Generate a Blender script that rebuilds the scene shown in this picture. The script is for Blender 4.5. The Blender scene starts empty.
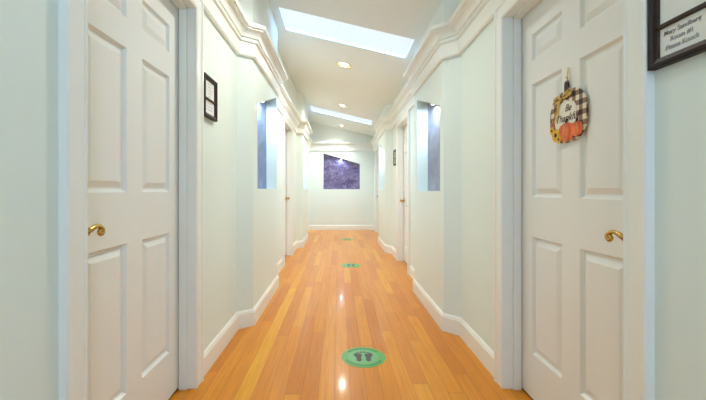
import bpy, bmesh, math, random
from mathutils import Vector, Matrix
random.seed(4)
COL = bpy.context.scene.collection
H = 1.06            # eye height
F = 360.0           # focal length in pixels for a 706 px wide frame
S = F / 375.0       # scale of depths measured along the corridor

# ------------------------------------------------------------------ materials
def lin(r, g, b):
    f = lambda c: (c / 255 / 12.92) if c / 255 <= 0.04045 else ((c / 255 + 0.055) / 1.055) ** 2.4
    return (f(r), f(g), f(b), 1.0)

def mat(name, col, rough=0.5, metal=0.0, var=0.04, scale=6.0, bump=0.0, bscale=200.0, spec=0.5, coat=0.0, emis=None, estr=0.0):
    m = bpy.data.materials.new(name); m.use_nodes = True
    nt = m.node_tree; b = nt.nodes['Principled BSDF']
    tc = nt.nodes.new('ShaderNodeTexCoord')
    n = nt.nodes.new('ShaderNodeTexNoise'); n.inputs['Scale'].default_value = scale; n.inputs['Detail'].default_value = 3
    nt.links.new(tc.outputs['Object'], n.inputs['Vector'])
    r = nt.nodes.new('ShaderNodeValToRGB')
    r.color_ramp.elements[0].position = 0.3; r.color_ramp.elements[1].position = 0.7
    r.color_ramp.elements[0].color = tuple(c * (1 - var) for c in col[:3]) + (1,)
    r.color_ramp.elements[1].color = tuple(min(1, c * (1 + var)) for c in col[:3]) + (1,)
    nt.links.new(n.outputs['Fac'], r.inputs['Fac'])
    nt.links.new(r.outputs['Color'], b.inputs['Base Color'])
    b.inputs['Roughness'].default_value = rough; b.inputs['Metallic'].default_value = metal
    b.inputs['Specular IOR Level'].default_value = spec
    b.inputs['Coat Weight'].default_value = coat
    if emis:
        b.inputs['Emission Color'].default_value = emis; b.inputs['Emission Strength'].default_value = estr
    if bump:
        n2 = nt.nodes.new('ShaderNodeTexNoise'); n2.inputs['Scale'].default_value = bscale
        nt.links.new(tc.outputs['Object'], n2.inputs['Vector'])
        bp = nt.nodes.new('ShaderNodeBump'); bp.inputs['Strength'].default_value = bump; bp.inputs['Distance'].default_value = 0.002
        nt.links.new(n2.outputs['Fac'], bp.inputs['Height']); nt.links.new(bp.outputs['Normal'], b.inputs['Normal'])
    return m

M = {}
M['wall'] = mat('wall_paint', (0.735, 0.825, 0.775, 1), 0.55, var=0.01, scale=1.5, bump=0.05, bscale=120)
M['ceiling'] = mat('ceiling_paint', (0.80, 0.84, 0.80, 1), 0.7, var=0.012, scale=1.0, bump=0.08, bscale=150)
M['trim'] = mat('trim_gloss_paint', (0.83, 0.85, 0.795, 1), 0.28, var=0.01, scale=3)
M['door'] = mat('door_paint', (0.80, 0.81, 0.775, 1), 0.3, var=0.01, scale=3)
M['niche'] = mat('niche_white', (0.84, 0.87, 0.89, 1), 0.5, var=0.01)
M['brass'] = mat('polished_brass', (0.52, 0.34, 0.09, 1), 0.25, 1.0, var=0.1)
M['black'] = mat('black_lacquer', (0.010, 0.005, 0.004, 1), 0.5, var=0.2, scale=30, spec=.25)
M['bronze'] = mat('brown_inner_edge', (0.028, 0.012, 0.006, 1), 0.45, var=0.2, scale=30, spec=.3)
M['card'] = mat('white_card', (0.78, 0.80, 0.77, 1), 0.6, var=0.01)
M['ink'] = mat('grey_ink', (0.33, 0.33, 0.33, 1), 0.7, var=0.05)
M['faint'] = mat('faint_grey_ink', (0.45, 0.46, 0.45, 1), 0.7, var=0.05)
M['green'] = mat('green_vinyl', lin(78, 160, 78), 0.35, var=0.04, scale=40)
M['pale_green'] = mat('pale_green_vinyl', lin(98, 164, 106), 0.35, var=0.04, scale=40)
M['dark_green'] = mat('dark_green_print', lin(52, 118, 58), 0.4, var=0.1, scale=40)
M['foot'] = mat('dark_foot_print', lin(62, 62, 58), 0.5, var=0.2, scale=60)
M['baffle'] = mat('gold_baffle', (0.55, 0.42, 0.16, 1), 0.25, 0.9, var=0.05)
M['ring'] = mat('white_light_ring', (0.80, 0.78, 0.70, 1), 0.35, var=0.01)
M['bulb'] = mat('lit_bulb', (1, 1, 1, 1), 0.4, var=0, emis=(1.0, 0.93, 0.80, 1), estr=14)
M['cool_bulb'] = mat('lit_cool_bulb', (1, 1, 1, 1), 0.4, var=0, emis=(0.85, 0.9, 1.0, 1), estr=14)
M['dark'] = mat('threshold_gap_shade', (0.03, 0.02, 0.015, 1), 0.6, var=0.1)  # threshold coloured dark for the shaded gap under each leaf
M['orange'] = mat('orange_pumpkin_paint', lin(240, 118, 36), 0.45, var=0.35, scale=28)
M['deep_orange'] = mat('deep_orange_pumpkin_paint', lin(222, 74, 18), 0.45, var=0.3, scale=40)
M['yellow'] = mat('sunflower_yellow', lin(240, 185, 30), 0.5, var=0.2, scale=60)
M['brown'] = mat('dark_brown_wood', lin(58, 30, 22), 0.6, var=0.2, scale=60)
M['cream'] = mat('cream_paint', lin(232, 228, 210), 0.5, var=0.03, scale=30)
M['raffia'] = mat('tan_raffia', lin(222, 190, 100), 0.7, var=0.2, scale=90)
M['leaf'] = mat('rust_leaf', lin(190, 95, 35), 0.6, var=0.2, scale=60)
M['leafy'] = mat('olive_leaf', lin(92, 96, 40), 0.6, var=0.2, scale=60)

def nodes_of(name):
    m = bpy.data.materials.new(name); m.use_nodes = True
    nt = m.node_tree
    return m, nt, nt.nodes['Principled BSDF'], nt.nodes.new, nt.links.new

def mathn(nt, op, a, b=None):
    n = nt.nodes.new('ShaderNodeMath'); n.operation = op
    for i, v in enumerate((a, b)):
        if v is None: continue
        if isinstance(v, (int, float)): n.inputs[i].default_value = v
        else: nt.links.new(v, n.inputs[i])
    return n.outputs[0]

def make_floor_mat():
    m, nt, b, new, link = nodes_of('strip_oak_floor')
    tc = new('ShaderNodeTexCoord'); sp = new('ShaderNodeSeparateXYZ'); link(tc.outputs['Object'], sp.inputs[0])
    W, L = 0.085, 1.15
    xr = mathn(nt, 'DIVIDE', mathn(nt, 'ADD', sp.outputs['X'], 5.04), W)
    row = mathn(nt, 'FLOOR', xr); fx = mathn(nt, 'FRACT', xr)
    wn = new('ShaderNodeTexWhiteNoise'); wn.noise_dimensions = '1D'; link(row, wn.inputs['W'])
    ys = mathn(nt, 'DIVIDE', mathn(nt, 'ADD', sp.outputs['Y'], mathn(nt, 'MULTIPLY', wn.outputs['Value'], 7.3)), L)
    ys = mathn(nt, 'ADD', ys, 20.0)
    colm = mathn(nt, 'FLOOR', ys); fy = mathn(nt, 'FRACT', ys)
    cv = new('ShaderNodeCombineXYZ'); link(row, cv.inputs[0]); link(colm, cv.inputs[1])
    wn2 = new('ShaderNodeTexWhiteNoise'); wn2.noise_dimensions = '3D'; link(cv.outputs[0], wn2.inputs['Vector'])
    rp = new('ShaderNodeValToRGB'); link(wn2.outputs['Value'], rp.inputs['Fac'])
    e = rp.color_ramp.elements
    e[0].position = 0; e[0].color = FLOORC[0]
    e[1].position = 1; e[1].color = FLOORC[3]
    for p, c in ((0.3, FLOORC[1]), (0.75, FLOORC[2])):
        k = e.new(p); k.color = c
    rp.color_ramp.elements[2].position = 0.85
    # grain, stretched along the boards, shifted board by board
    gm = new('ShaderNodeCombineXYZ')
    link(mathn(nt, 'MULTIPLY', sp.outputs['X'], 70.0), gm.inputs[0])
    link(mathn(nt, 'MULTIPLY', sp.outputs['Y'], 3.0), gm.inputs[1])
    link(mathn(nt, 'MULTIPLY', wn2.outputs['Value'], 40.0), gm.inputs[2])
    gn = new('ShaderNodeTexNoise'); gn.inputs['Scale'].default_value = 1.0; gn.inputs['Detail'].default_value = 5; gn.inputs['Distortion'].default_value = 0.6
    link(gm.outputs[0], gn.inputs['Vector'])
    gr = new('ShaderNodeValToRGB'); link(gn.outputs['Fac'], gr.inputs['Fac'])
    gr.color_ramp.elements[0].position = 0.3; gr.color_ramp.elements[0].color = (0.86, 0.80, 0.72, 1)
    gr.color_ramp.elements[1].position = 0.65; gr.color_ramp.elements[1].color = (1.04, 1.04, 1.04, 1)
    mx = new('ShaderNodeMix'); mx.data_type = 'RGBA'; mx.blend_type = 'MULTIPLY'; mx.inputs[0].default_value = 1
    link(rp.outputs['Color'], mx.inputs[6]); link(gr.outputs['Color'], mx.inputs[7])
    # joints
    ex = mathn(nt, 'MINIMUM', fx, mathn(nt, 'SUBTRACT', 1.0, fx))
    ey = mathn(nt, 'MINIMUM', fy, mathn(nt, 'SUBTRACT', 1.0, fy))
    gx = mathn(nt, 'LESS_THAN', ex, 0.016); gy = mathn(nt, 'LESS_THAN', ey, 0.0012)
    gap = mathn(nt, 'MAXIMUM', gx, gy)
    mg = new('ShaderNodeMix'); mg.data_type = 'RGBA'; mg.blend_type = 'MULTIPLY'
    link(mathn(nt, 'MULTIPLY', gap, 0.6), mg.inputs[0]); link(mx.outputs[2], mg.inputs[6]); mg.inputs[7].default_value = (0.35, 0.18, 0.10, 1)
    link(mg.outputs[2], b.inputs['Base Color'])
    # slight cupping and uneven varnish
    wv = new('ShaderNodeTexNoise'); wv.inputs['Scale'].default_value = 9; wv.inputs['Detail'].default_value = 2
    link(tc.outputs['Object'], wv.inputs['Vector'])
    hgt = mathn(nt, 'SUBTRACT', mathn(nt, 'ADD', mathn(nt, 'MULTIPLY', wn2.outputs['Value'], 0.25), mathn(nt, 'MULTIPLY', wv.outputs['Fac'], 0.9)), mathn(nt, 'MULTIPLY', gap, 0.6))
    bp = new('ShaderNodeBump'); bp.inputs['Strength'].default_value = 0.22; bp.inputs['Distance'].default_value = 0.004
    link(hgt, bp.inputs['Height']); link(bp.outputs['Normal'], b.inputs['Normal'])
    b.inputs['Roughness'].default_value = 0.30
    b.inputs['Specular IOR Level'].default_value = 0.28
    b.inputs['Coat Weight'].default_value = 0.2; b.inputs['Coat Roughness'].default_value = 0.09
    return m
FLOORC = [(0.57, 0.180, 0.006, 1), (0.645, 0.23, 0.008, 1), (0.68, 0.258, 0.010, 1), (0.74, 0.34, 0.018, 1)]
M['floor'] = make_floor_mat()

def make_art_mat(name, stops, scale):
    m, nt, b, new, link = nodes_of(name)
    tc = new('ShaderNodeTexCoord')
    n = new('ShaderNodeTexNoise'); n.inputs['Scale'].default_value = scale; n.inputs['Detail'].default_value = 8; n.inputs['Roughness'].default_value = 0.7; n.inputs['Distortion'].default_value = 1.6
    link(tc.outputs['Object'], n.inputs['Vector'])
    r = new('ShaderNodeValToRGB'); link(n.outputs['Fac'], r.inputs['Fac'])
    e = r.color_ramp.elements
    e[0].position, e[0].color = stops[0]; e[1].position, e[1].color = stops[-1]
    for p, c in stops[1:-1]:
        k = e.new(p); k.color = c
    link(r.outputs['Color'], b.inputs['Base Color']); b.inputs['Roughness'].default_value = 0.35
    return m
M['art'] = make_art_mat('purple_marbled_stone', [(0.32, (0.03, 0.025, 0.10, 1)), (0.45, (0.10, 0.075, 0.20, 1)), (0.56, (0.20, 0.17, 0.30, 1)), (0.70, (0.36, 0.34, 0.46, 1))], 9.0)
M['art_blue'] = make_art_mat('blue_marbled_stone', [(0.30, (0.05, 0.08, 0.22, 1)), (0.5, (0.12, 0.17, 0.34, 1)), (0.7, (0.26, 0.32, 0.50, 1))], 3.0)
M['art_grey'] = make_art_mat('grey_violet_marbled_stone', [(0.30, (0.13, 0.13, 0.20, 1)), (0.5, (0.22, 0.22, 0.30, 1)), (0.7, (0.36, 0.38, 0.46, 1))], 3.5)

def make_plaid():
    m, nt, b, new, link = nodes_of('buffalo_plaid_print')
    tc = new('ShaderNodeTexCoord'); sp = new('ShaderNodeSeparateXYZ'); link(tc.outputs['Object'], sp.inputs[0])
    P = 0.042
    a = mathn(nt, 'LESS_THAN', mathn(nt, 'FRACT', mathn(nt, 'DIVIDE', mathn(nt, 'ADD', sp.outputs['X'], 5.005), P)), 0.5)
    c = mathn(nt, 'LESS_THAN', mathn(nt, 'FRACT', mathn(nt, 'DIVIDE', mathn(nt, 'ADD', sp.outputs['Z'], 5.01), P)), 0.5)
    s = mathn(nt, 'MULTIPLY', mathn(nt, 'ADD', a, c), 0.5)
    r = new('ShaderNodeValToRGB'); r.color_ramp.interpolation = 'CONSTANT'; link(s, r.inputs['Fac'])
    e = r.color_ramp.elements
    e[0].position = 0; e[0].color = lin(225, 215, 190); e[1].position = 0.75; e[1].color = lin(40, 24, 20)
    k = e.new(0.3); k.color = lin(140, 108, 84)
    link(r.outputs['Color'], b.inputs['Base Color']); b.inputs['Roughness'].default_value = 0.5
    return m
M['plaid'] = make_plaid()

def make_glass():
    m = bpy.data.materials.new('skylight_glass'); m.use_nodes = True; nt = m.node_tree; nt.nodes.clear()
    o = nt.nodes.new('ShaderNodeOutputMaterial'); mx = nt.nodes.new('ShaderNodeMixShader')
    t = nt.nodes.new('ShaderNodeBsdfTransparent'); g = nt.nodes.new('ShaderNodeBsdfGlossy'); g.inputs['Roughness'].default_value = 0.05
    mx.inputs[0].default_value = .05; nt.links.new(t.outputs[0], mx.inputs[1]); nt.links.new(g.outputs[0], mx.inputs[2])
    nt.links.new(mx.outputs[0], o.inputs[0]); return m
M['glass'] = make_glass()

# ------------------------------------------------------------------ mesh helpers
def obj(name, bm, m, parent=None, loc=None, rot=None, smooth=False):
    me = bpy.data.meshes.new(name)
    bmesh.ops.recalc_face_normals(bm, faces=bm.faces)
    bm.to_mesh(me); bm.free()
    mats = m if isinstance(m, (list, tuple)) else [m]
    for k in mats: me.materials.append(M[k])
    if smooth:
        for p in me.polygons: p.use_smooth = True
    o = bpy.data.objects.new(name, me); COL.objects.link(o)
    if parent: o.parent = parent
    if loc: o.location = loc
    if rot: o.rotation_euler = rot
    return o

def tag(o, label=None, cat=None, group=None, kind=None):
    if label: o['label'] = label
    if cat: o['category'] = cat
    if group: o['group'] = group
    if kind: o['kind'] = kind
    return o

def empty(name, loc, rot=(0, 0, 0)):
    o = bpy.data.objects.new(name, None); COL.objects.link(o); o.location = loc; o.rotation_euler = rot
    o.empty_display_size = 0.1
    return o

def hexa(bm, plan, zb, zt, mi=0):
    vb = [bm.verts.new((p[0], p[1], z)) for p, z in zip(plan, zb)]
    vt = [bm.verts.new((p[0], p[1], z)) for p, z in zip(plan, zt)]
    fs = [bm.faces.new(vb[::-1]), bm.faces.new(vt)]
    for i in range(4):
        j = (i + 1) % 4
        fs.append(bm.faces.new((vb[i], vb[j], vt[j], vt[i])))
    for f in fs: f.material_index = mi

def box(bm, x0, x1, y0, y1, z0, z1, mi=0, bev=0):
    if bev:
        b2 = bmesh.new(); hexa(b2, [(x0, y0), (x1, y0), (x1, y1), (x0, y1)], [z0] * 4, [z1] * 4)
        bmesh.ops.bevel(b2, geom=b2.edges[:], offset=bev, segments=2, affect='EDGES')
        for f in b2.faces: f.material_index = mi
        me = bpy.data.meshes.new('t'); b2.to_mesh(me); b2.free(); bm.from_mesh(me); bpy.data.meshes.remove(me)
    else:
        hexa(bm, [(x0, y0), (x1, y0), (x1, y1), (x0, y1)], [z0] * 4, [z1] * 4, mi)

def sweep(bm, path, prof, place, zoff=None):
    """path: 2-D points; prof: (offset to the right of travel, b); place(p, q, b) -> 3-D."""
    n = len(path); rings = []
    for i in range(n):
        P = Vector(path[i])
        d0 = (P - Vector(path[i - 1])).normalized() if i > 0 else None
        d1 = (Vector(path[i + 1]) - P).normalized() if i < n - 1 else None
        if d0 is None: d0 = d1
        if d1 is None: d1 = d0
        n0 = Vector((d0.y, -d0.x)); n1 = Vector((d1.y, -d1.x))
        mm = (n0 + n1).normalized(); k = 1 / max(0.3, mm.dot(n0))
        z = zoff[i] if zoff else 0
        rings.append([bm.verts.new(place(P.x + mm.x * k * a, P.y + mm.y * k * a, b + z)) for a, b in prof])
    q = len(prof)
    for i in range(n - 1):
        for j in range(q):
            t = (j + 1) % q
            bm.faces.new((rings[i][j], rings[i][t], rings[i + 1][t], rings[i + 1][j]))
    bm.faces.new(rings[0]); bm.faces.new(rings[-1][::-1])

def lathe(bm, prof, seg=24, mtx=None, mi=0, cap=True):
    rings = []
    for r, z in prof:
        rings.append([bm.verts.new((r * math.cos(2 * math.pi * k / seg), r * math.sin(2 * math.pi * k / seg), z)) for k in range(seg)])
    fs = []
    for a, b in zip(rings, rings[1:]):
        for k in range(seg):
            t = (k + 1) % seg; fs.append(bm.faces.new((a[k], a[t], b[t], b[k])))
    if cap:
        fs.append(bm.faces.new(rings[0])); fs.append(bm.faces.new(rings[-1][::-1]))
    for f in fs: f.material_index = mi
    if mtx:
        bmesh.ops.transform(bm, matrix=mtx, verts=[v for r in rings for v in r])

def tube(bm, pts, rad, seg=10):
    rings = []
    for i, p in enumerate(pts):
        p = Vector(p)
        d = (Vector(pts[min(i + 1, len(pts) - 1)]) - Vector(pts[max(i - 1, 0)])).normalized()
        u = d.orthogonal().normalized() if i == 0 else (rings_u - d * rings_u.dot(d)).normalized()
        rings_u = u; v = d.cross(u)
        r = rad[i] if isinstance(rad, (list, tuple)) else rad
        rings.append([bm.verts.new(p + (u * math.cos(2 * math.pi * k / seg) + v * math.sin(2 * math.pi * k / seg)) * r) for k in range(seg)])
    for a, b in zip(rings, rings[1:]):
        for k in range(seg):
            t = (k + 1) % seg; bm.faces.new((a[k], a[t], b[t], b[k]))
    bm.faces.new(rings[0]); bm.faces.new(rings[-1][::-1])

def slab(bm, pts, y0, y1):
    """polygon in the local XZ plane, thickness from y0 (front) to y1 (back)."""
    a = [bm.verts.new((x, y0, z)) for x, z in pts]; b = [bm.verts.new((x, y1, z)) for x, z in pts]
    bm.faces.new(a); bm.faces.new(b[::-1])
    for i in range(len(pts)):
        j = (i + 1) % len(pts); bm.faces.new((a[i], a[j], b[j], b[i]))

def disc(bm, pts, z0, z1):
    a = [bm.verts.new((x, y, z0)) for x, y in pts]; b = [bm.verts.new((x, y, z1)) for x, y in pts]
    bm.faces.new(a[::-1]); bm.faces.new(b)
    for i in range(len(pts)):
        j = (i + 1) % len(pts); bm.faces.new((a[i], a[j], b[j], b[i]))

# ------------------------------------------------------------------ plan of the corridor
def hc(x): return 2.695 - 0.239 * x           # sloping ceiling
YB, YF = -1.6, 9.95 * S
OUT = 1.16
def sc(l): return [(x, y * S if y > 0 else y) for x, y in l]
PL = sc([(-.78, YB), (-.78, 2.86), (-.675, 2.944), (-.675, 4.115), (-.78, 4.21), (-.78, 6.83), (-.675, 6.93), (-.675, 8.05), (-.80, 8.16), (-.80, 9.95)])
PR = sc([(.89, YB), (.89, 2.735), (.79, 2.83), (.79, 3.935), (.89, 4.03), (.89, 6.2), (.795, 6.40), (.795, 7.53), (.93, 7.66), (.93, 9.95)])
DL = [(1.15, 2.0, 2.05), (5.23, 6.08, 2.05), (8.72, 9.56, 2.04)]
DR = [(1.15, 2.0, 2.00), (4.75, 5.60, 2.02), (8.55, 9.40, 2.04)]
NL = [(3.106, 4.05, 1.07, 1.775, 2.06), (7.09, 7.93, 1.07, 1.775, 2.06)]
NR = [(2.93, 3.80, 1.05, 1.72, 1.97), (6.55, 7.40, 1.06, 1.74, 2.0)]
DL, DR = [[(a * S, b * S + .02, h) for a, b, h in l] for l in (DL, DR)]
DL[0] = (1.071, DL[0][1], DL[0][2]); DR[0] = (1.084, DR[0][1], DR[0][2])
NL, NR = [[(a * S, b * S, z, t0, t1) for a, b, z, t0, t1 in l] for l in (NL, NR)]
ND = 0.12

def xat(path, y):
    for (x0, y0), (x1, y1) in zip(path, path[1:]):
        if y0 - 1e-6 <= y <= y1 + 1e-6: return x0 + (x1 - x0) * (y - y0) / (y1 - y0)
    return path[-1][0]

def side_wall(name, path, doors, niches, s):
    bm = bmesh.new()
    ys = sorted(set([round(p[1], 5) for p in path] + [round(v, 5) for d in doors for v in d[:2]] + [round(v, 5) for d in niches for v in d[:2]]))
    for y0, y1 in zip(ys, ys[1:]):
        e = 1e-5
        xa, xb = xat(path, y0 + e), xat(path, y1 - e); ym = (y0 + y1) / 2
        def piece(xi0, xi1, xo, zb, zt):
            plan = [(xi0, y0), (xo, y0), (xo, y1), (xi1, y1)]
            top = [hc(p[0]) + 0.03 if zt is None else zz for p, zz in zip(plan, (zt or [0] * 4))]
            if zt is None:
                hexa(bm, plan, zb, [2.2] * 4); hexa(bm, plan, [2.2] * 4, top, 1)
            else: hexa(bm, plan, zb, top)
        d = [k for k in doors if k[0] - e < ym < k[1] + e]; nn = [k for k in niches if k[0] - e < ym < k[1] + e]
        if d:
            h = d[0][2]
            piece(xa, xb, s * OUT, [h] * 4, None); piece(s * 1.05, s * 1.05, s * OUT, [0] * 4, [h] * 4)
        elif nn:
            _, _, b, t0, t1 = nn[0]
            piece(xa, xb, s * OUT, [0] * 4, [b] * 4)
            piece(xa, xb, s * OUT, [t0, t0, t1, t1], None)
            piece(xa + s * ND, xb + s * ND, s * OUT, [b] * 4, [t0, t0, t1, t1])
        else:
            piece(xa, xb, s * OUT, [0] * 4, None)
    o = obj(name, bm, ['wall', 'ceiling'])
    return tag(o, kind='structure')
tag(side_wall('wall_left', PL, DL, NL, -1), 'pale mint left corridor wall stepping in and out between doors', 'wall')
tag(side_wall('wall_right', PR, DR, NR, 1), 'pale mint right corridor wall stepping in and out between doors', 'wall')

# far wall with its sloped-top niche
FN = (-.416, .557, 1.08, 2.04, 1.75)
bm = bmesh.new()
def fpiece(x0, x1, y0, zb, zt):
    plan = [(x0, y0), (x1, y0), (x1, YF + .35), (x0, YF + .35)]
    if zt is None:
        hexa(bm, plan, zb, [2.2] * 4); hexa(bm, plan, [2.2] * 4, [hc(p[0]) + .03 for p in plan], 1)
    else: hexa(bm, plan, zb, zt)
fpiece(-OUT, FN[0], YF, [0] * 4, None); fpiece(FN[1], OUT, YF, [0] * 4, None)
fpiece(FN[0], FN[1], YF, [0] * 4, [FN[2]] * 4)
fpiece(FN[0], FN[1], YF, [FN[3], FN[4], FN[4], FN[3]], None)
fpiece(FN[0], FN[1], YF + ND, [FN[2]] * 4, [FN[3], FN[4], FN[4], FN[3]])
tag(obj('wall_far', bm, ['wall', 'ceiling']), 'pale mint end wall with purple art niche', 'wall', kind='structure')

# back wall behind the camera, with an unseen window added to light the near end
bm = bmesh.new()
def bpiece(x0, x1, z0, z1):
    plan = [(x0, YB - .14), (x1, YB - .14), (x1, YB), (x0, YB)]
    hexa(bm, plan, [z0] * 4, [hc(p[0]) + .03 for p in plan] if z1 is None else [z1] * 4)
bpiece(-OUT, .02, 0, None); bpiece(.80, OUT, 0, None); bpiece(.02, .80, 0, .85); bpiece(.02, .80, 2.25, None)
tag(obj('wall_back', bm, 'wall'), 'pale mint wall behind the viewer with an added window', 'wall', kind='structure')
bm = bmesh.new()
for x0, x1, z0, z1 in ((.02, .07, .85, 2.25), (.75, .80, .85, 2.25), (.07, .75, .85, .90), (.07, .75, 2.20, 2.25), (.07, .75, 1.53, 1.57)):
    box(bm, x0, x1, YB - .09, YB - .04, z0, z1)
wb = tag(obj('window_3', bm, 'trim'), 'unseen white framed window added behind the viewer for light', 'window', kind='structure')
bm = bmesh.new(); box(bm, .07, .75, YB - .07, YB - .065, .90, 2.20); obj('pane', bm, 'glass', wb)

# floor
bm = bmesh.new(); box(bm, -OUT, OUT, YB - .14, YF + .3, -.1, 0)
tag(obj('floor', bm, 'floor'), 'glossy orange oak strip floor running down the corridor', 'floor', kind='structure')

# ceiling with two skylights and recessed light holes
SKY = [(-.585, .735, 3.64 * S, 4.16 * S), (-.61, .72, 7.92 * S, 8.43 * S)]
CANS = [(.065, 4.86 * S), (.065, 7.2 * S), (.065, 9.45 * S), (.065, 2.45 * S), (.065, -.5)]  # last two are unseen, added to brighten the near end
holes = SKY + [(x - .075, x + .075, y - .075, y + .075) for x, y in CANS]
xs = sorted(set([-OUT, OUT] + [h[k] for h in holes for k in (0, 1)])); ysl = sorted(set([YB - .14, YF + .35] + [h[k] for h in holes for k in (2, 3)]))
bm = bmesh.new()
TH = .02
for x0, x1 in zip(xs, xs[1:]):
    for y0, y1 in zip(ysl, ysl[1:]):
        xm, ym = (x0 + x1) / 2, (y0 + y1) / 2
        if any(h[0] < xm < h[1] and h[2] < ym < h[3] for h in holes): continue
        plan = [(x0, y0), (x1, y0), (x1, y1), (x0, y1)]
        hexa(bm, plan, [hc(p[0]) for p in plan], [hc(p[0]) + TH for p in plan])
tag(obj('ceiling', bm, 'ceiling'), 'white sloping ceiling falling from left to right', 'ceiling', kind='structure')
SKYL = ['nearer narrow skylight set across the sloping ceiling', 'farther narrow skylight close to the end wall']
for i, (x0, x1, y0, y1) in enumerate(SKY):
    bm = bmesh.new()
    for a, b, c, d in ((x0 - .03, x0, y0 - .03, y1 + .03), (x1, x1 + .03, y0 - .03, y1 + .03), (x0, x1, y0 - .03, y0), (x0, x1, y1, y1 + .03)):
        plan = [(a, c), (b, c), (b, d), (a, d)]
        hexa(bm, plan, [hc(p[0]) + TH for p in plan], [hc(p[0]) + TH + .011 for p in plan])
    w = tag(obj('window_%d' % (i + 1), bm, 'trim'), SKYL[i], 'skylight', kind='structure')
    bm = bmesh.new(); plan = [(x0, y0), (x1, y0), (x1, y1), (x0, y1)]
    hexa(bm, plan, [hc(p[0]) + TH + .002 for p in plan], [hc(p[0]) + TH + .01 for p in plan])
    obj('pane', bm, 'glass', w)

# ------------------------------------------------------------------ crown, baseboards
flat = lambda p, q, b: (p, q, b)
CROWN = [(0, 2.090), (.018, 2.090), (.026, 2.100), (.026, 2.194), (.036, 2.197), (.042, 2.203), (.042, 2.214), (.034, 2.219), (.034, 2.227), (.048, 2.230),
         (.050, 2.240), (.055, 2.254), (.066, 2.267), (.082, 2.277), (.092, 2.280), (.092, 2.288), (.105, 2.290), (.109, 2.300), (.109, 2.318), (0, 2.318)]
path = PL + PR[::-1]
zoff = [0] * len(PL) + [(-.045 + .045 * min(1, max(0, (y - 3) / (YF - 3)))) for x, y in PR[::-1]]
bm = bmesh.new(); sweep(bm, path, CROWN, flat, zoff)
tag(obj('trim_1', bm, 'trim'), 'cream crown moulding wrapping both walls and the end wall', 'crown moulding', kind='structure')

CW = 0.085   # casing width
BASE = [(0, 0), (.015, 0), (.015, .105), (.011, .112), (.011, .118), (.006, .126), (.003, .131), (0, .131)]
def clip(path, a, b):
    out = [(xat(path, a), a)] + [p for p in path if a + 1e-4 < p[1] < b - 1e-4] + [(xat(path, b), b)]
    return out
def baseboards(name, path, doors, right, label):
    edges = [YB] + [v for d in doors for v in (d[0] - CW, d[1] + CW)] + [YF]
    bm = bmesh.new()
    for a, b in zip(edges[::2], edges[1::2]):
        p = clip(path, a, b)
        if right: p = p[::-1]
        sweep(bm, p, BASE, flat)
    tag(obj(name, bm, 'trim'), label, 'baseboard', kind='structure')
baseboards('baseboard_left', PL, DL, False, 'white baseboard following the left wall')
baseboards('baseboard_right', PR, DR, True, 'white baseboard following the right wall')
bm = bmesh.new(); sweep(bm, [(PL[-1][0] + .015, YF), (PR[-1][0] - .015, YF)], BASE, flat)
tag(obj('baseboard_far', bm, 'trim'), 'white baseboard along the end wall', 'baseboard', kind='structure')

# ------------------------------------------------------------------ doors
# local door frame: x right, z up, y into the wall; y = 0 is the face of the wall
CAS = [(0, 0), (0, -.020), (.003, -.023), (.009, -.023), (.013, -.020), (.030, -.020), (.050, -.021), (.060, -.022), (.065, -.027), (.081, -.027), (.085, -.024), (.085, 0)]
def leaf_mesh(bm, w, h, y0, th):
    """six raised-and-fielded panels, front face at y0."""
    st, mu = .10, .11; pw = (w - 2 * st - mu) / 2
    k = h / 2.03
    rows = [(.24 * k, .85 * k), (1.05 * k, 1.637 * k), (1.753 * k, 1.896 * k)]
    xs = [0, st, st + pw, st + pw + mu, w - st, w]; zs = [0.012] + [v for r in rows for v in r] + [h]
    V = {}
    def v(x, z, y):
        key = (round(x, 5), round(z, 5), round(y, 5))
        if key not in V: V[key] = bm.verts.new((x, y, z))
        return V[key]
    for i in range(5):
        for j in range(7):
            a, b, c, d = xs[i], xs[i + 1], zs[j], zs[j + 1]
            if i in (1, 3) and j in (1, 3, 5):
                rings = [(0, 0), (.003, .0), (.012, .013), (.020, .014), (.044, .003), (.046, .0025)]
                for (o0, d0), (o1, d1) in zip(rings, rings[1:]):
                    q0 = [(a + o0, c + o0), (b - o0, c + o0), (b - o0, d - o0), (a + o0, d - o0)]
                    q1 = [(a + o1, c + o1), (b - o1, c + o1), (b - o1, d - o1), (a + o1, d - o1)]
                    for t in range(4):
                        u = (t + 1) % 4
                        bm.faces.new((v(*q0[t], y0 + d0), v(*q0[u], y0 + d0), v(*q1[u], y0 + d1), v(*q1[t], y0 + d1)))
                bm.faces.new([v(*q, y0 + d1) for q in q1])
            else:
                bm.faces.new((v(a, c, y0), v(b, c, y0), v(b, d, y0), v(a, d, y0)))
    B = [v(0, zs[0], y0 + th), v(w, zs[0], y0 + th), v(w, h, y0 + th), v(0, h, y0 + th)]
    bm.faces.new(B)
    bm.faces.new([v(0, z, y0) for z in zs] + [B[3], B[0]])
    bm.faces.new([v(w, z, y0) for z in zs] + [B[2], B[1]])
    bm.faces.new([v(x, zs[0], y0) for x in xs] + [B[1], B[0]])
    bm.faces.new([v(x, h, y0) for x in xs] + [B[2], B[3]])

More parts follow.
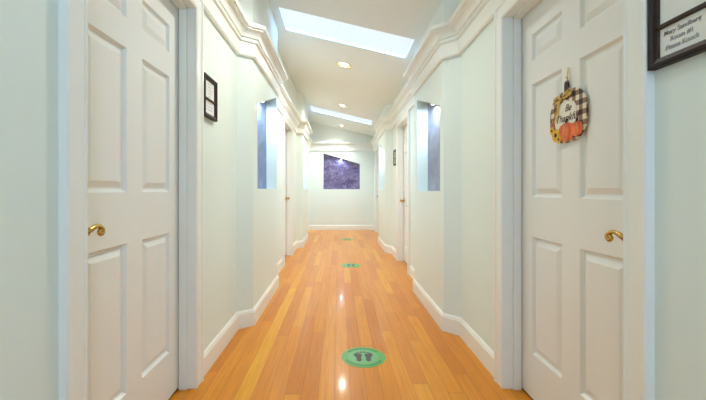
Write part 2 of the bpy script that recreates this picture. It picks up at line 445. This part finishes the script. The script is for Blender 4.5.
def handle(parent, x, z, y, sgn):
    """brass lever set with a scrolled end; sgn = direction the lever points in."""
    bm = bmesh.new()
    lathe(bm, [(.031, 0), (.031, .004), (.027, .009), (.016, .012), (.011, .018), (.011, .045), (.014, .05), (.013, .058), (.001, .060)], 24,
          Matrix.Translation((x, y, z)) @ Matrix.Rotation(math.pi / 2, 4, 'X'))
    pts = [(0, .052, 0), (.02, .054, .006), (.04, .055, .014), (.058, .055, .018), (.074, .055, .016), (.086, .055, .008)]
    cx, cz = .082, -.006
    for a in range(60, -300, -30):
        r = .015 - .010 * (60 - a) / 360
        pts.append((cx + r * math.cos(math.radians(a)), .055, cz + r * math.sin(math.radians(a))))
    rad = [.010, .0095, .008, .0075, .0075, .007] + [.007] * 12
    tube(bm, [(x + sgn * p[0] * .82, y - p[1], z + p[2] * .85) for p in pts], rad, 10)
    return obj('door_handle', bm, 'brass', parent, smooth=True)

def door(n, side, y0, y1, h, xw, handle_far, label, depth=.074):
    w = y1 - y0
    if side < 0: loc, rot = (xw, y0, 0), math.pi / 2       # local x -> +Y
    else: loc, rot = (xw, y1, 0), -math.pi / 2             # local x -> -Y
    g, jt = .004, .02
    bm = bmesh.new()
    leaf_mesh(bm, w - 2 * jt - 2 * g, h - jt - g, depth, .036)
    bmesh.ops.translate(bm, verts=bm.verts, vec=(jt + g, 0, 0))
    d = obj('door_%d' % n, bm, 'door', None, loc, (0, 0, rot))
    tag(d, label, 'door', kind='structure')
    # frame: lining, stops and moulded casing
    bm = bmesh.new()
    e = -.0195
    box(bm, 0, jt, e, .16, 0, h - jt); box(bm, w - jt, w, e, .16, 0, h - jt); box(bm, 0, w, e, .16, h - jt, h)
    for a, b in ((jt, jt + .012), (w - jt - .012, w - jt)):
        box(bm, a, b, depth - .045, depth - .005, 0, h - jt)
    box(bm, jt, w - jt, depth - .045, depth - .005, h - jt - .012, h - jt)
    # casing: path in (x, z), offsets to the right of travel = outwards
    rev = .015
    pth = [(w - rev, 0), (w - rev, h - rev), (rev, h - rev), (rev, 0)]
    pth = pth
    prof = [(a, b) for a, b in CAS]
    sweep(bm, pth, prof, lambda p, q, b: (p, b, q))
    obj('door_frame', bm, 'trim', d)
    bm = bmesh.new(); box(bm, jt, w - jt, depth + .004, .155, 0, .006)
    obj('threshold', bm, 'dark', d)
    # handle near one edge of the leaf
    far = handle_far
    at_right = (far and side < 0) or (not far and side > 0)
    hx = w - jt - g - .045 if at_right else jt + g + .045
    handle(d, hx, (.926 if side < 0 else .905), depth, -1 if at_right else 1)
    return d
door(1, -1, *DL[0], -.78, False, 'white six-panel door nearest on the left with brass lever')
door(2, -1, *DL[1], -.78, True, 'white six-panel door halfway down the left wall')
door(3, -1, *DL[2], -.80, True, 'white six-panel door farthest down the left wall')
door(4, 1, *DR[0], .89, False, 'white six-panel door on the right hung with pumpkin sign', depth=.082)
door(5, 1, *DR[1], .89, True, 'white six-panel door halfway down the right wall')
door(6, 1, *DR[2], .93, True, 'white six-panel door farthest down the right wall')

# ------------------------------------------------------------------ niche linings (art panels) and accent lights
def art(label, s, path, n, m):
    y0, y1, b, t0, t1 = n
    ym = (y0 + y1) / 2; x = xat(path, ym) + s * ND
    w = y1 - y0
    bm = bmesh.new()
    hl, hr = (t0, t1) if s < 0 else (t1, t0)
    slab(bm, [(-w / 2 + .002, .003), (w / 2 - .002, .003), (w / 2 - .002, hr - b - .003), (-w / 2 + .002, hl - b - .003)], -.011, -.001)
    o = obj('art_panel', bm, m, None, (x, ym, b), (0, 0, math.pi / 2 if s < 0 else -math.pi / 2))
    return tag(o, label, 'art panel', group='stone-look art panels in the wall niches')
art('blue-violet art panel in the nearest left wall niche', -1, PL, NL[0], 'art_blue')
art('blue-violet art panel in the farther left wall niche', -1, PL, NL[1], 'art_blue')
art('grey-violet art panel in the nearest right wall niche', 1, PR, NR[0], 'art_grey')
art('grey-violet art panel in the farther right wall niche', 1, PR, NR[1], 'art_grey')
bm = bmesh.new()
slab(bm, [(FN[0] + .002, .003), (FN[1] - .002, .003), (FN[1] - .002, FN[4] - FN[2] - .003), (FN[0] + .002, FN[3] - FN[2] - .003)], -.011, -.001)
o = obj('art_panel', bm, 'art', None, (0, YF + ND, FN[2]))
tag(o, 'dark purple marbled art panel with slanted top in the end wall', 'art panel', group='stone-look art panels in the wall niches')

def accent(label, loc, tilt, power, size=.02, target=(0, 0, -1)):
    e = tag(empty('accent_light', loc, tilt), label, 'accent light', group='small accent lights in the wall niches')
    bm = bmesh.new(); lathe(bm, [(.024, 0), (.026, -.004), (.024, -.016), (.018, -.018), (.018, -.010), (.001, -.010)], 20, cap=False)
    obj('housing', bm, 'ring', e, smooth=False)
    bm = bmesh.new(); lathe(bm, [(.001, -.0125), (.0175, -.0125), (.016, -.019), (.008, -.022), (.001, -.023)], 20, cap=False)
    obj('bulb', bm, 'cool_bulb', e, smooth=True)
    l = bpy.data.lights.new('accent_lamp', 'SPOT'); l.energy = power; l.color = (.62, .80, 1.0)
    l.spot_size = math.radians(172); l.spot_blend = .3; l.shadow_soft_size = .015
    lo = bpy.data.objects.new('accent_lamp', l); COL.objects.link(lo); lo.parent = e; lo.location = (0, 0, -.035)
for s, path, n, lab in ((-1, PL, NL[0], 'small round accent light atop the nearest left niche'), (-1, PL, NL[1], 'small round accent light atop the farther left niche'),
                        (1, PR, NR[0], 'small round accent light atop the nearest right niche'), (1, PR, NR[1], 'small round accent light atop the farther right niche')):
    y = n[0] + (n[1] - n[0]) * .55
    z = n[3] + (n[4] - n[3]) * .55
    ang = math.atan2(n[4] - n[3], n[1] - n[0])
    accent(lab, (xat(path, y) + s * .066, y, z - .001), (ang, 0, 0), 15)
xc = .07; zc = FN[3] + (FN[4] - FN[3]) * (xc - FN[0]) / (FN[1] - FN[0])
accent('small round accent light atop the end wall niche', (xc, YF + .055, zc - .001), (0, math.atan2(FN[3] - FN[4], FN[1] - FN[0]), 0), 6.0)

# ------------------------------------------------------------------ recessed ceiling lights
CANL = ['gold-rimmed recessed light nearest, before the middle of the ceiling', 'recessed ceiling light in front of the farther skylight', 'recessed ceiling light closest to the end wall',
        'unseen recessed light added above the near doors', 'unseen recessed light added behind the viewer']
sl = math.atan(.239)
for i, (x, y) in enumerate(CANS):
    e = tag(empty('recessed_light', (x, y, hc(x)), (0, sl, 0)), CANL[i], 'ceiling light', group='recessed lights down the middle of the ceiling')
    bm = bmesh.new(); lathe(bm, [(.086, .002), (.116, -.001), (.114, -.006), (.092, -.009), (.084, -.006)], 36, cap=False)
    obj('trim_ring', bm, 'ring', e, smooth=True)
    bm = bmesh.new(); lathe(bm, [(.086, -.004), (.070, .055), (.070, .12), (.0, .12)][:3] + [(.001, .12)], 36, cap=False)
    obj('baffle', bm, 'baffle', e, smooth=True)
    bm = bmesh.new(); lathe(bm, [(.001, -.002), (.030, .000), (.046, .010), (.052, .024), (.040, .06), (.02, .09), (.001, .10)], 24, cap=False)
    obj('bulb', bm, 'bulb', e, smooth=True)
    l = bpy.data.lights.new('can_lamp', 'AREA'); l.shape = 'DISK'; l.size = .11; l.energy = (19.5, 17.5, 14, 13, 8.5)[i]
    l.color = (1.0, .985, .89); l.spread = math.radians(120 if i == 2 else 150)
    lo = bpy.data.objects.new('can_lamp', l); COL.objects.link(lo); lo.parent = e; lo.location = (0, 0, -.012)

# ------------------------------------------------------------------ framed door signs
def text_mesh(txt, size, shear=0, align='CENTER', ext=0):
    cu = bpy.data.curves.new('t', 'FONT'); cu.body = txt; cu.size = size; cu.align_x = align; cu.align_y = 'CENTER'; cu.shear = shear; cu.space_line = 1.15; cu.offset = ext
    o = bpy.data.objects.new('t', cu); COL.objects.link(o)
    dg = bpy.context.evaluated_depsgraph_get()
    me = bpy.data.meshes.new_from_object(o.evaluated_get(dg))
    bm = bmesh.new(); bm.from_mesh(me)
    bpy.data.objects.remove(o); bpy.data.curves.remove(cu); bpy.data.meshes.remove(me)
    bmesh.ops.solidify(bm, geom=bm.faces[:], thickness=.0006)
    for v in bm.verts: v.co = Vector((v.co.x, v.co.z, v.co.y))
    return bm

def frame_sign(s, x, y, z, label, lines=None):
    """wooden two-card door sign; (x, y, z) is the middle of its bottom edge on the wall."""
    W, HH, T, B = .208, .242, .022, .026
    e = tag(empty('framed_sign', (x, y, z), (0, 0, math.pi / 2 if s < 0 else -math.pi / 2)), label, 'framed sign', group='two-card framed room signs beside the doors')
    bm = bmesh.new()
    prof = [(0, -.001), (0, -T), (.003, -T - .002), (.011, -T - .002), (.014, -T + .003), (B - .003, -T + .006), (B, -T + .010), (B, -.001)]
    # closed rectangular moulding: two mitred sweeps, travelling so that "right" is inwards
    a, b = W / 2, HH
    pth = [(-a, 0), (-a, b), (a, b), (a, 0)]
    def ring(pr, mi):
        R = []
        for (px, pz), (sx, sz) in zip([(-a, 0), (-a, b), (a, b), (a, 0)], [(1, 1), (1, -1), (-1, -1), (-1, 1)]):
            R.append([bm.verts.new((px + sx * o, yy, pz + sz * o)) for o, yy in pr])
        q = len(pr)
        for i in range(4):
            j = (i + 1) % 4
            for k in range(q - 1):
                f = bm.faces.new((R[i][k], R[i][k + 1], R[j][k + 1], R[j][k]))
                f.material_index = 1 if k in (3, 4, 5) else 0
    ring(prof, 0)
    box(bm, -a + .002, a - .002, -.004, -.001, .002, b - .002)
    obj('frame', bm, ['black', 'bronze'], e)
    zm = .108
    bm = bmesh.new(); box(bm, -a + B - .002, a - B + .002, -T + .004, -.004, zm - .006, zm + .006, bev=.002)
    obj('divider', bm, 'bronze', e)
    for nm, z0, z1 in (('upper_card', zm + .006, b - B), ('lower_card', B, zm - .006)):
        bm = bmesh.new(); box(bm, -a + B - .001, a - B + .001, -.010, -.004, z0 - .001, z1 + .001)
        c = obj(nm, bm, 'card', e)
        c['label'] = 'blank white card' if nm == 'upper_card' and lines else 'white card with grey lettering'
        if nm == 'lower_card' and lines:
            bm = text_mesh('\n'.join(lines), .0165, ext=.0002)
            k = .100 / (max(v.co.x for v in bm.verts) - min(v.co.x for v in bm.verts))
            for v in bm.verts: v.co = Vector((v.co.x * k, v.co.y, v.co.z * k * 1.05))
            for v in bm.verts: v.co += Vector((-.015, -.0108, (z0 + z1) / 2 + .001))
            obj('lettering', bm, 'ink', c)
        elif not lines:
            zz = z1 - .016
            while zz > z0 + .010:
                ww = random.uniform(.025, .045)
                bm = bmesh.new(); box(bm, -ww, ww, -.0106, -.0101, zz - .002, zz + .002); obj('lettering', bm, 'faint', c); zz -= .018
    return e
frame_sign(-1, -.779, 2.226 * S, 1.484, 'small dark framed sign on left wall past the nearest door')
frame_sign(1, .889, 1.010 - .1025, 1.395, 'dark framed sign reading Room #1 at the photo right edge', ['Mary Sandberg', 'Room #1', 'Please Knock'])
frame_sign(1, .889, 5.86 * S, 1.445, 'tiny dark framed sign beyond the middle right door')

# ------------------------------------------------------------------ pumpkin sign on the right door
PX = .89 + .082 - .001
pk = tag(empty('pumpkin_sign', (PX, 1.583 * S, 1.372), (0, 0, -math.pi / 2)), 'plaid pumpkin-shaped thankful sign hanging on the right door', 'door sign')
def pumpkin_outline(w, h, n=72, lobes=True):
    o = []
    for k in range(n):
        a = 2 * math.pi * k / n
        c, s_ = math.cos(a), math.sin(a)
        r = (abs(c) ** 2.5 + abs(s_) ** 2.5) ** (-1 / 2.5)
        x, z = r * c * w / 2, r * s_ * h / 2
        if lobes: z += math.copysign(1, s_) * .006 * abs(math.sin(4.5 * math.acos(max(-1, min(1, x / (w / 2))))) ) - (.010 * math.exp(-(x / .03) ** 2) if s_ > 0 else 0)
        o.append((x, z))
    return o
def part(name, pts_list, y0, y1, m, label=None, par=None):
    bm = bmesh.new()
    for p in pts_list: slab(bm, p, y0, y1)
    o = obj(name, bm, m, par or pk)
    if label: o['label'] = label
    return o
part('board', [pumpkin_outline(.240, .215)], -.009, -.002, 'plaid', 'pumpkin board in dark and cream plaid')
part('stem', [[(-.020, .088), (.022, .090), (.014, .108), (.007, .126), (.003, .150), (-.013, .146), (-.016, .128), (-.015, .108)]], -.011, -.003, 'brown', 'dark brown stem')
blob = [(-.078, -.055), (-.083, -.01), (-.070, .018), (-.060, .05), (-.035, .062), (-.005, .068), (.025, .058), (.048, .052), (.062, .030), (.058, .0), (.070, -.03), (.066, -.06), (0, -.075)]
part('cream_patch', [blob], -.0105, -.0088, 'cream', 'cream painted centre')
def ell(cx, cz, rx, rz, n=24, rot=0):
    return [(cx + rx * math.cos(t) * math.cos(rot) - rz * math.sin(t) * math.sin(rot), cz + rx * math.cos(t) * math.sin(rot) + rz * math.sin(t) * math.cos(rot)) for t in [2 * math.pi * k / n for k in range(n)]]
def small_pumpkin(cx, cz, r, y):
    bm = bmesh.new()
    for k in (-2, 2, -1, 1, 0):
        n0 = len(bm.faces)
        slab(bm, ell(cx + k * r * .30, cz, r * (.46 - .04 * abs(k)), r * (.82 - .07 * abs(k))), y - .004 + .0008 * abs(k), y)
        bm.faces.ensure_lookup_table()
        for f in bm.faces[n0:]: f.material_index = abs(k) % 2
    o = obj('painted_pumpkin', bm, ['orange', 'deep_orange'], pk); o['label'] = 'bright orange painted pumpkin'
    bm = bmesh.new(); slab(bm, [(cx - .004, cz + r * .7), (cx + .005, cz + r * .7), (cx + .010, cz + r * 1.1), (cx + .002, cz + r * 1.1)], y - .004, y)
    obj('stalk', bm, 'brown', o)
small_pumpkin(.064, -.064, .038, -.0105)
small_pumpkin(.000, -.068, .050, -.0118)
def flower(cx, cz, r):
    bm = bmesh.new()
    for k in range(12):
        a = k * math.pi / 6
        slab(bm, ell(cx + r * .62 * math.cos(a), cz + r * .62 * math.sin(a), r * .42, r * .16, 10, a), -.0165 - .0003 * (k % 2), -.0150)
    o = obj('sunflower', bm, 'yellow', pk); o['label'] = 'yellow painted sunflower'
    bm = bmesh.new(); slab(bm, ell(cx, cz, r * .3, r * .3, 14), -.0182, -.0160); obj('flower_centre', bm, 'brown', o)
flower(-.066, -.072, .030); flower(-.094, -.048, .018); flower(-.045, -.092, .018)
part('leaf', [ell(-.095, -.012, .022, .009, 12, 2.0), ell(-.105, -.035, .018, .008, 12, 1.6)], -.0125, -.0100, 'leaf', 'rust coloured leaves')
# raffia bow and streamers
bm = bmesh.new()
def strand(p, r=.0018): tube(bm, [(x, y, z) for x, y, z in p], r, 6)
for k in range(3):
    o_ = .004 * (k - 1)
    strand([(-.030 + o_, -.0135, .078), (-.050, -.017, .092 + o_), (-.080, -.016, .085 + o_ * 2), (-.085, -.0145, .070 + o_), (-.055, -.0155, .070 + o_), (-.030, -.0135, .078)])
    strand([(-.030 + o_, -.0135, .078), (-.010, -.017, .094 + o_), (.030, -.016, .102 + o_ * 2), (.040, -.0145, .092 + o_), (.010, -.0155, .082 + o_), (-.030, -.0135, .078)])
    strand([(-.032, -.0135, .078), (-.050 + o_, -.0150, .050), (-.066 + o_ * 3, -.0140, .018), (-.082 + o_ * 4, -.0135, -.014)])
strand([(-.036, -.0170, .084), (-.026, -.0200, .078), (-.030, -.0170, .070)], .005)
o = obj('bow', bm, 'raffia', pk, smooth=True); o['label'] = 'tan raffia bow'
bm = bmesh.new()
tube(bm, [(.002, -.008, .138), (.000, -.007, .165), (.001, -.006, .185), (.000, -.004, .205)], [.003, .0025, .003, .002], 8)
tube(bm, [(.002, -.008, .158), (.006, -.010, .163), (.001, -.011, .168), (-.004, -.009, .163), (.002, -.008, .158)], .0028, 8)
o = obj('cord', bm, 'raffia', pk, smooth=True); o['label'] = 'tan hanging cord'
for txt, sz, cx, cz, sh in (('Be', .040, .010, .032, .35), ('Thankful', .044, .000, -.008, .35)):
    bm = text_mesh(txt, sz, sh)
    for v in bm.verts: v.co += Vector((cx, -.0112, cz))
    o = obj('lettering', bm, 'brown', pk)

# ------------------------------------------------------------------ footprint floor stickers
def foot_pts(sg):
    o = [(-.006, -.056), (.004, -.062), (.016, -.058), (.022, -.045), (.020, -.030), (.022, -.012), (.032, .008), (.036, .026), (.030, .040), (.014, .046), (-.004, .044), (-.014, .034), (-.016, .018), (-.010, .0), (-.008, -.018), (-.012, -.040)]
    return [(sg * (x + .024), y) for x, y in o]
def sticker_base():
    r = .139
    e = empty('floor_sticker', (0, 0, 0))
    c = lambda rr, n=48, cx=0, cy=0: [(cx + rr * math.cos(2 * math.pi * k / n), cy + rr * math.sin(2 * math.pi * k / n)) for k in range(n)]
    bm = bmesh.new(); disc(bm, c(r), .0004, .0016); obj('border', bm, 'green', e)
    bm = bmesh.new(); disc(bm, c(.096), .0016, .0020); o = obj('centre', bm, 'pale_green', e); o['label'] = 'paler green centre'
    for a0, a1 in ((35, 145), (200, 335)):
        bm = bmesh.new(); n = 26
        for k in range(n):
            t0 = math.radians(a0 + (a1 - a0) * k / n); t1 = math.radians(a0 + (a1 - a0) * (k + .8) / n)
            p = [(.108 * math.cos(t0), .108 * math.sin(t0)), (.122 * math.cos(t0), .122 * math.sin(t0)), (.122 * math.cos(t1), .122 * math.sin(t1)), (.108 * math.cos(t1), .108 * math.sin(t1))]
            disc(bm, p, .0016, .0021)
        o = obj('lettering', bm, 'dark_green', e); o['label'] = 'dark green curved lettering, unreadable'
    for sg in (-1, 1):
        bm = bmesh.new(); disc(bm, foot_pts(sg), .0020, .0024)
        for tx, ty, tr in ((.011, .064, .0095), (.028, .060, .0065), (.040, .054, .0058), (.050, .045, .0052), (.058, .034, .0048)):
            disc(bm, c(tr, 14, sg * tx, ty), .0020, .0024)
        o = obj('footprint', bm, 'foot', e); o['label'] = 'dark grey footprint'
    return e
def dup(root):
    r = root.copy(); COL.objects.link(r)
    for ch in list(root.children):
        c = ch.copy(); COL.objects.link(c); c.parent = r
        for g in list(ch.children):
            d = g.copy(); COL.objects.link(d); d.parent = c
    return r
st = sticker_base()
for i, (x, y, lab) in enumerate(((.155, 2.38, 'round green footprint sticker nearest on the wood floor'), (.168, 5.27, 'round green footprint sticker, middle of three down the floor'),
                                 (.175, 8.05, 'round green footprint sticker closest to the end wall'))):
    o = st if i == 0 else dup(st)
    o.location = (x, y * S, 0)
    tag(o, lab, 'floor sticker', group='green footprint stickers on the floor')

# ------------------------------------------------------------------ daylight
w = bpy.data.worlds.new('sky'); bpy.context.scene.world = w; w.use_nodes = True
nt = w.node_tree; bg = nt.nodes['Background']
tc = nt.nodes.new('ShaderNodeTexCoord'); sp = nt.nodes.new('ShaderNodeSeparateXYZ'); nt.links.new(tc.outputs['Generated'], sp.inputs[0])
mr = nt.nodes.new('ShaderNodeMapRange'); nt.links.new(sp.outputs['Y'], mr.inputs['Value'])
mr.inputs['From Min'].default_value = -.35; mr.inputs['From Max'].default_value = .25
mx = nt.nodes.new('ShaderNodeMix'); mx.data_type = 'RGBA'; nt.links.new(mr.outputs[0], mx.inputs[0])
mx.inputs[6].default_value = (2.5, 5.2, 9.5, 1)      # the bright blue side of the sky, behind the viewer
mx.inputs[7].default_value = (.90, 1.04, 1.15, 1)     # pale haze ahead
nt.links.new(mx.outputs[2], bg.inputs['Color']); bg.inputs['Strength'].default_value = 1.0

# ------------------------------------------------------------------ camera
cam = bpy.data.cameras.new('camera'); co = bpy.data.objects.new('camera', cam); COL.objects.link(co)
cam.sensor_width = 36; cam.lens = 36 * F / 706
co.location = (0, 0, H); co.rotation_euler = (math.pi / 2, 0, 0)
cam.shift_x = 14 / 706; cam.shift_y = -10 / 706; cam.clip_start = .02
s = bpy.context.scene; s.camera = co
s.view_settings.view_transform = 'Standard'; s.view_settings.look = 'None'; s.view_settings.gamma = 1; s.view_settings.use_curve_mapping = False
s.view_settings.exposure = 0.0
s.cycles.use_denoising = True; s.cycles.max_bounces = 16; s.cycles.diffuse_bounces = 10; s.cycles.sample_clamp_indirect = 8
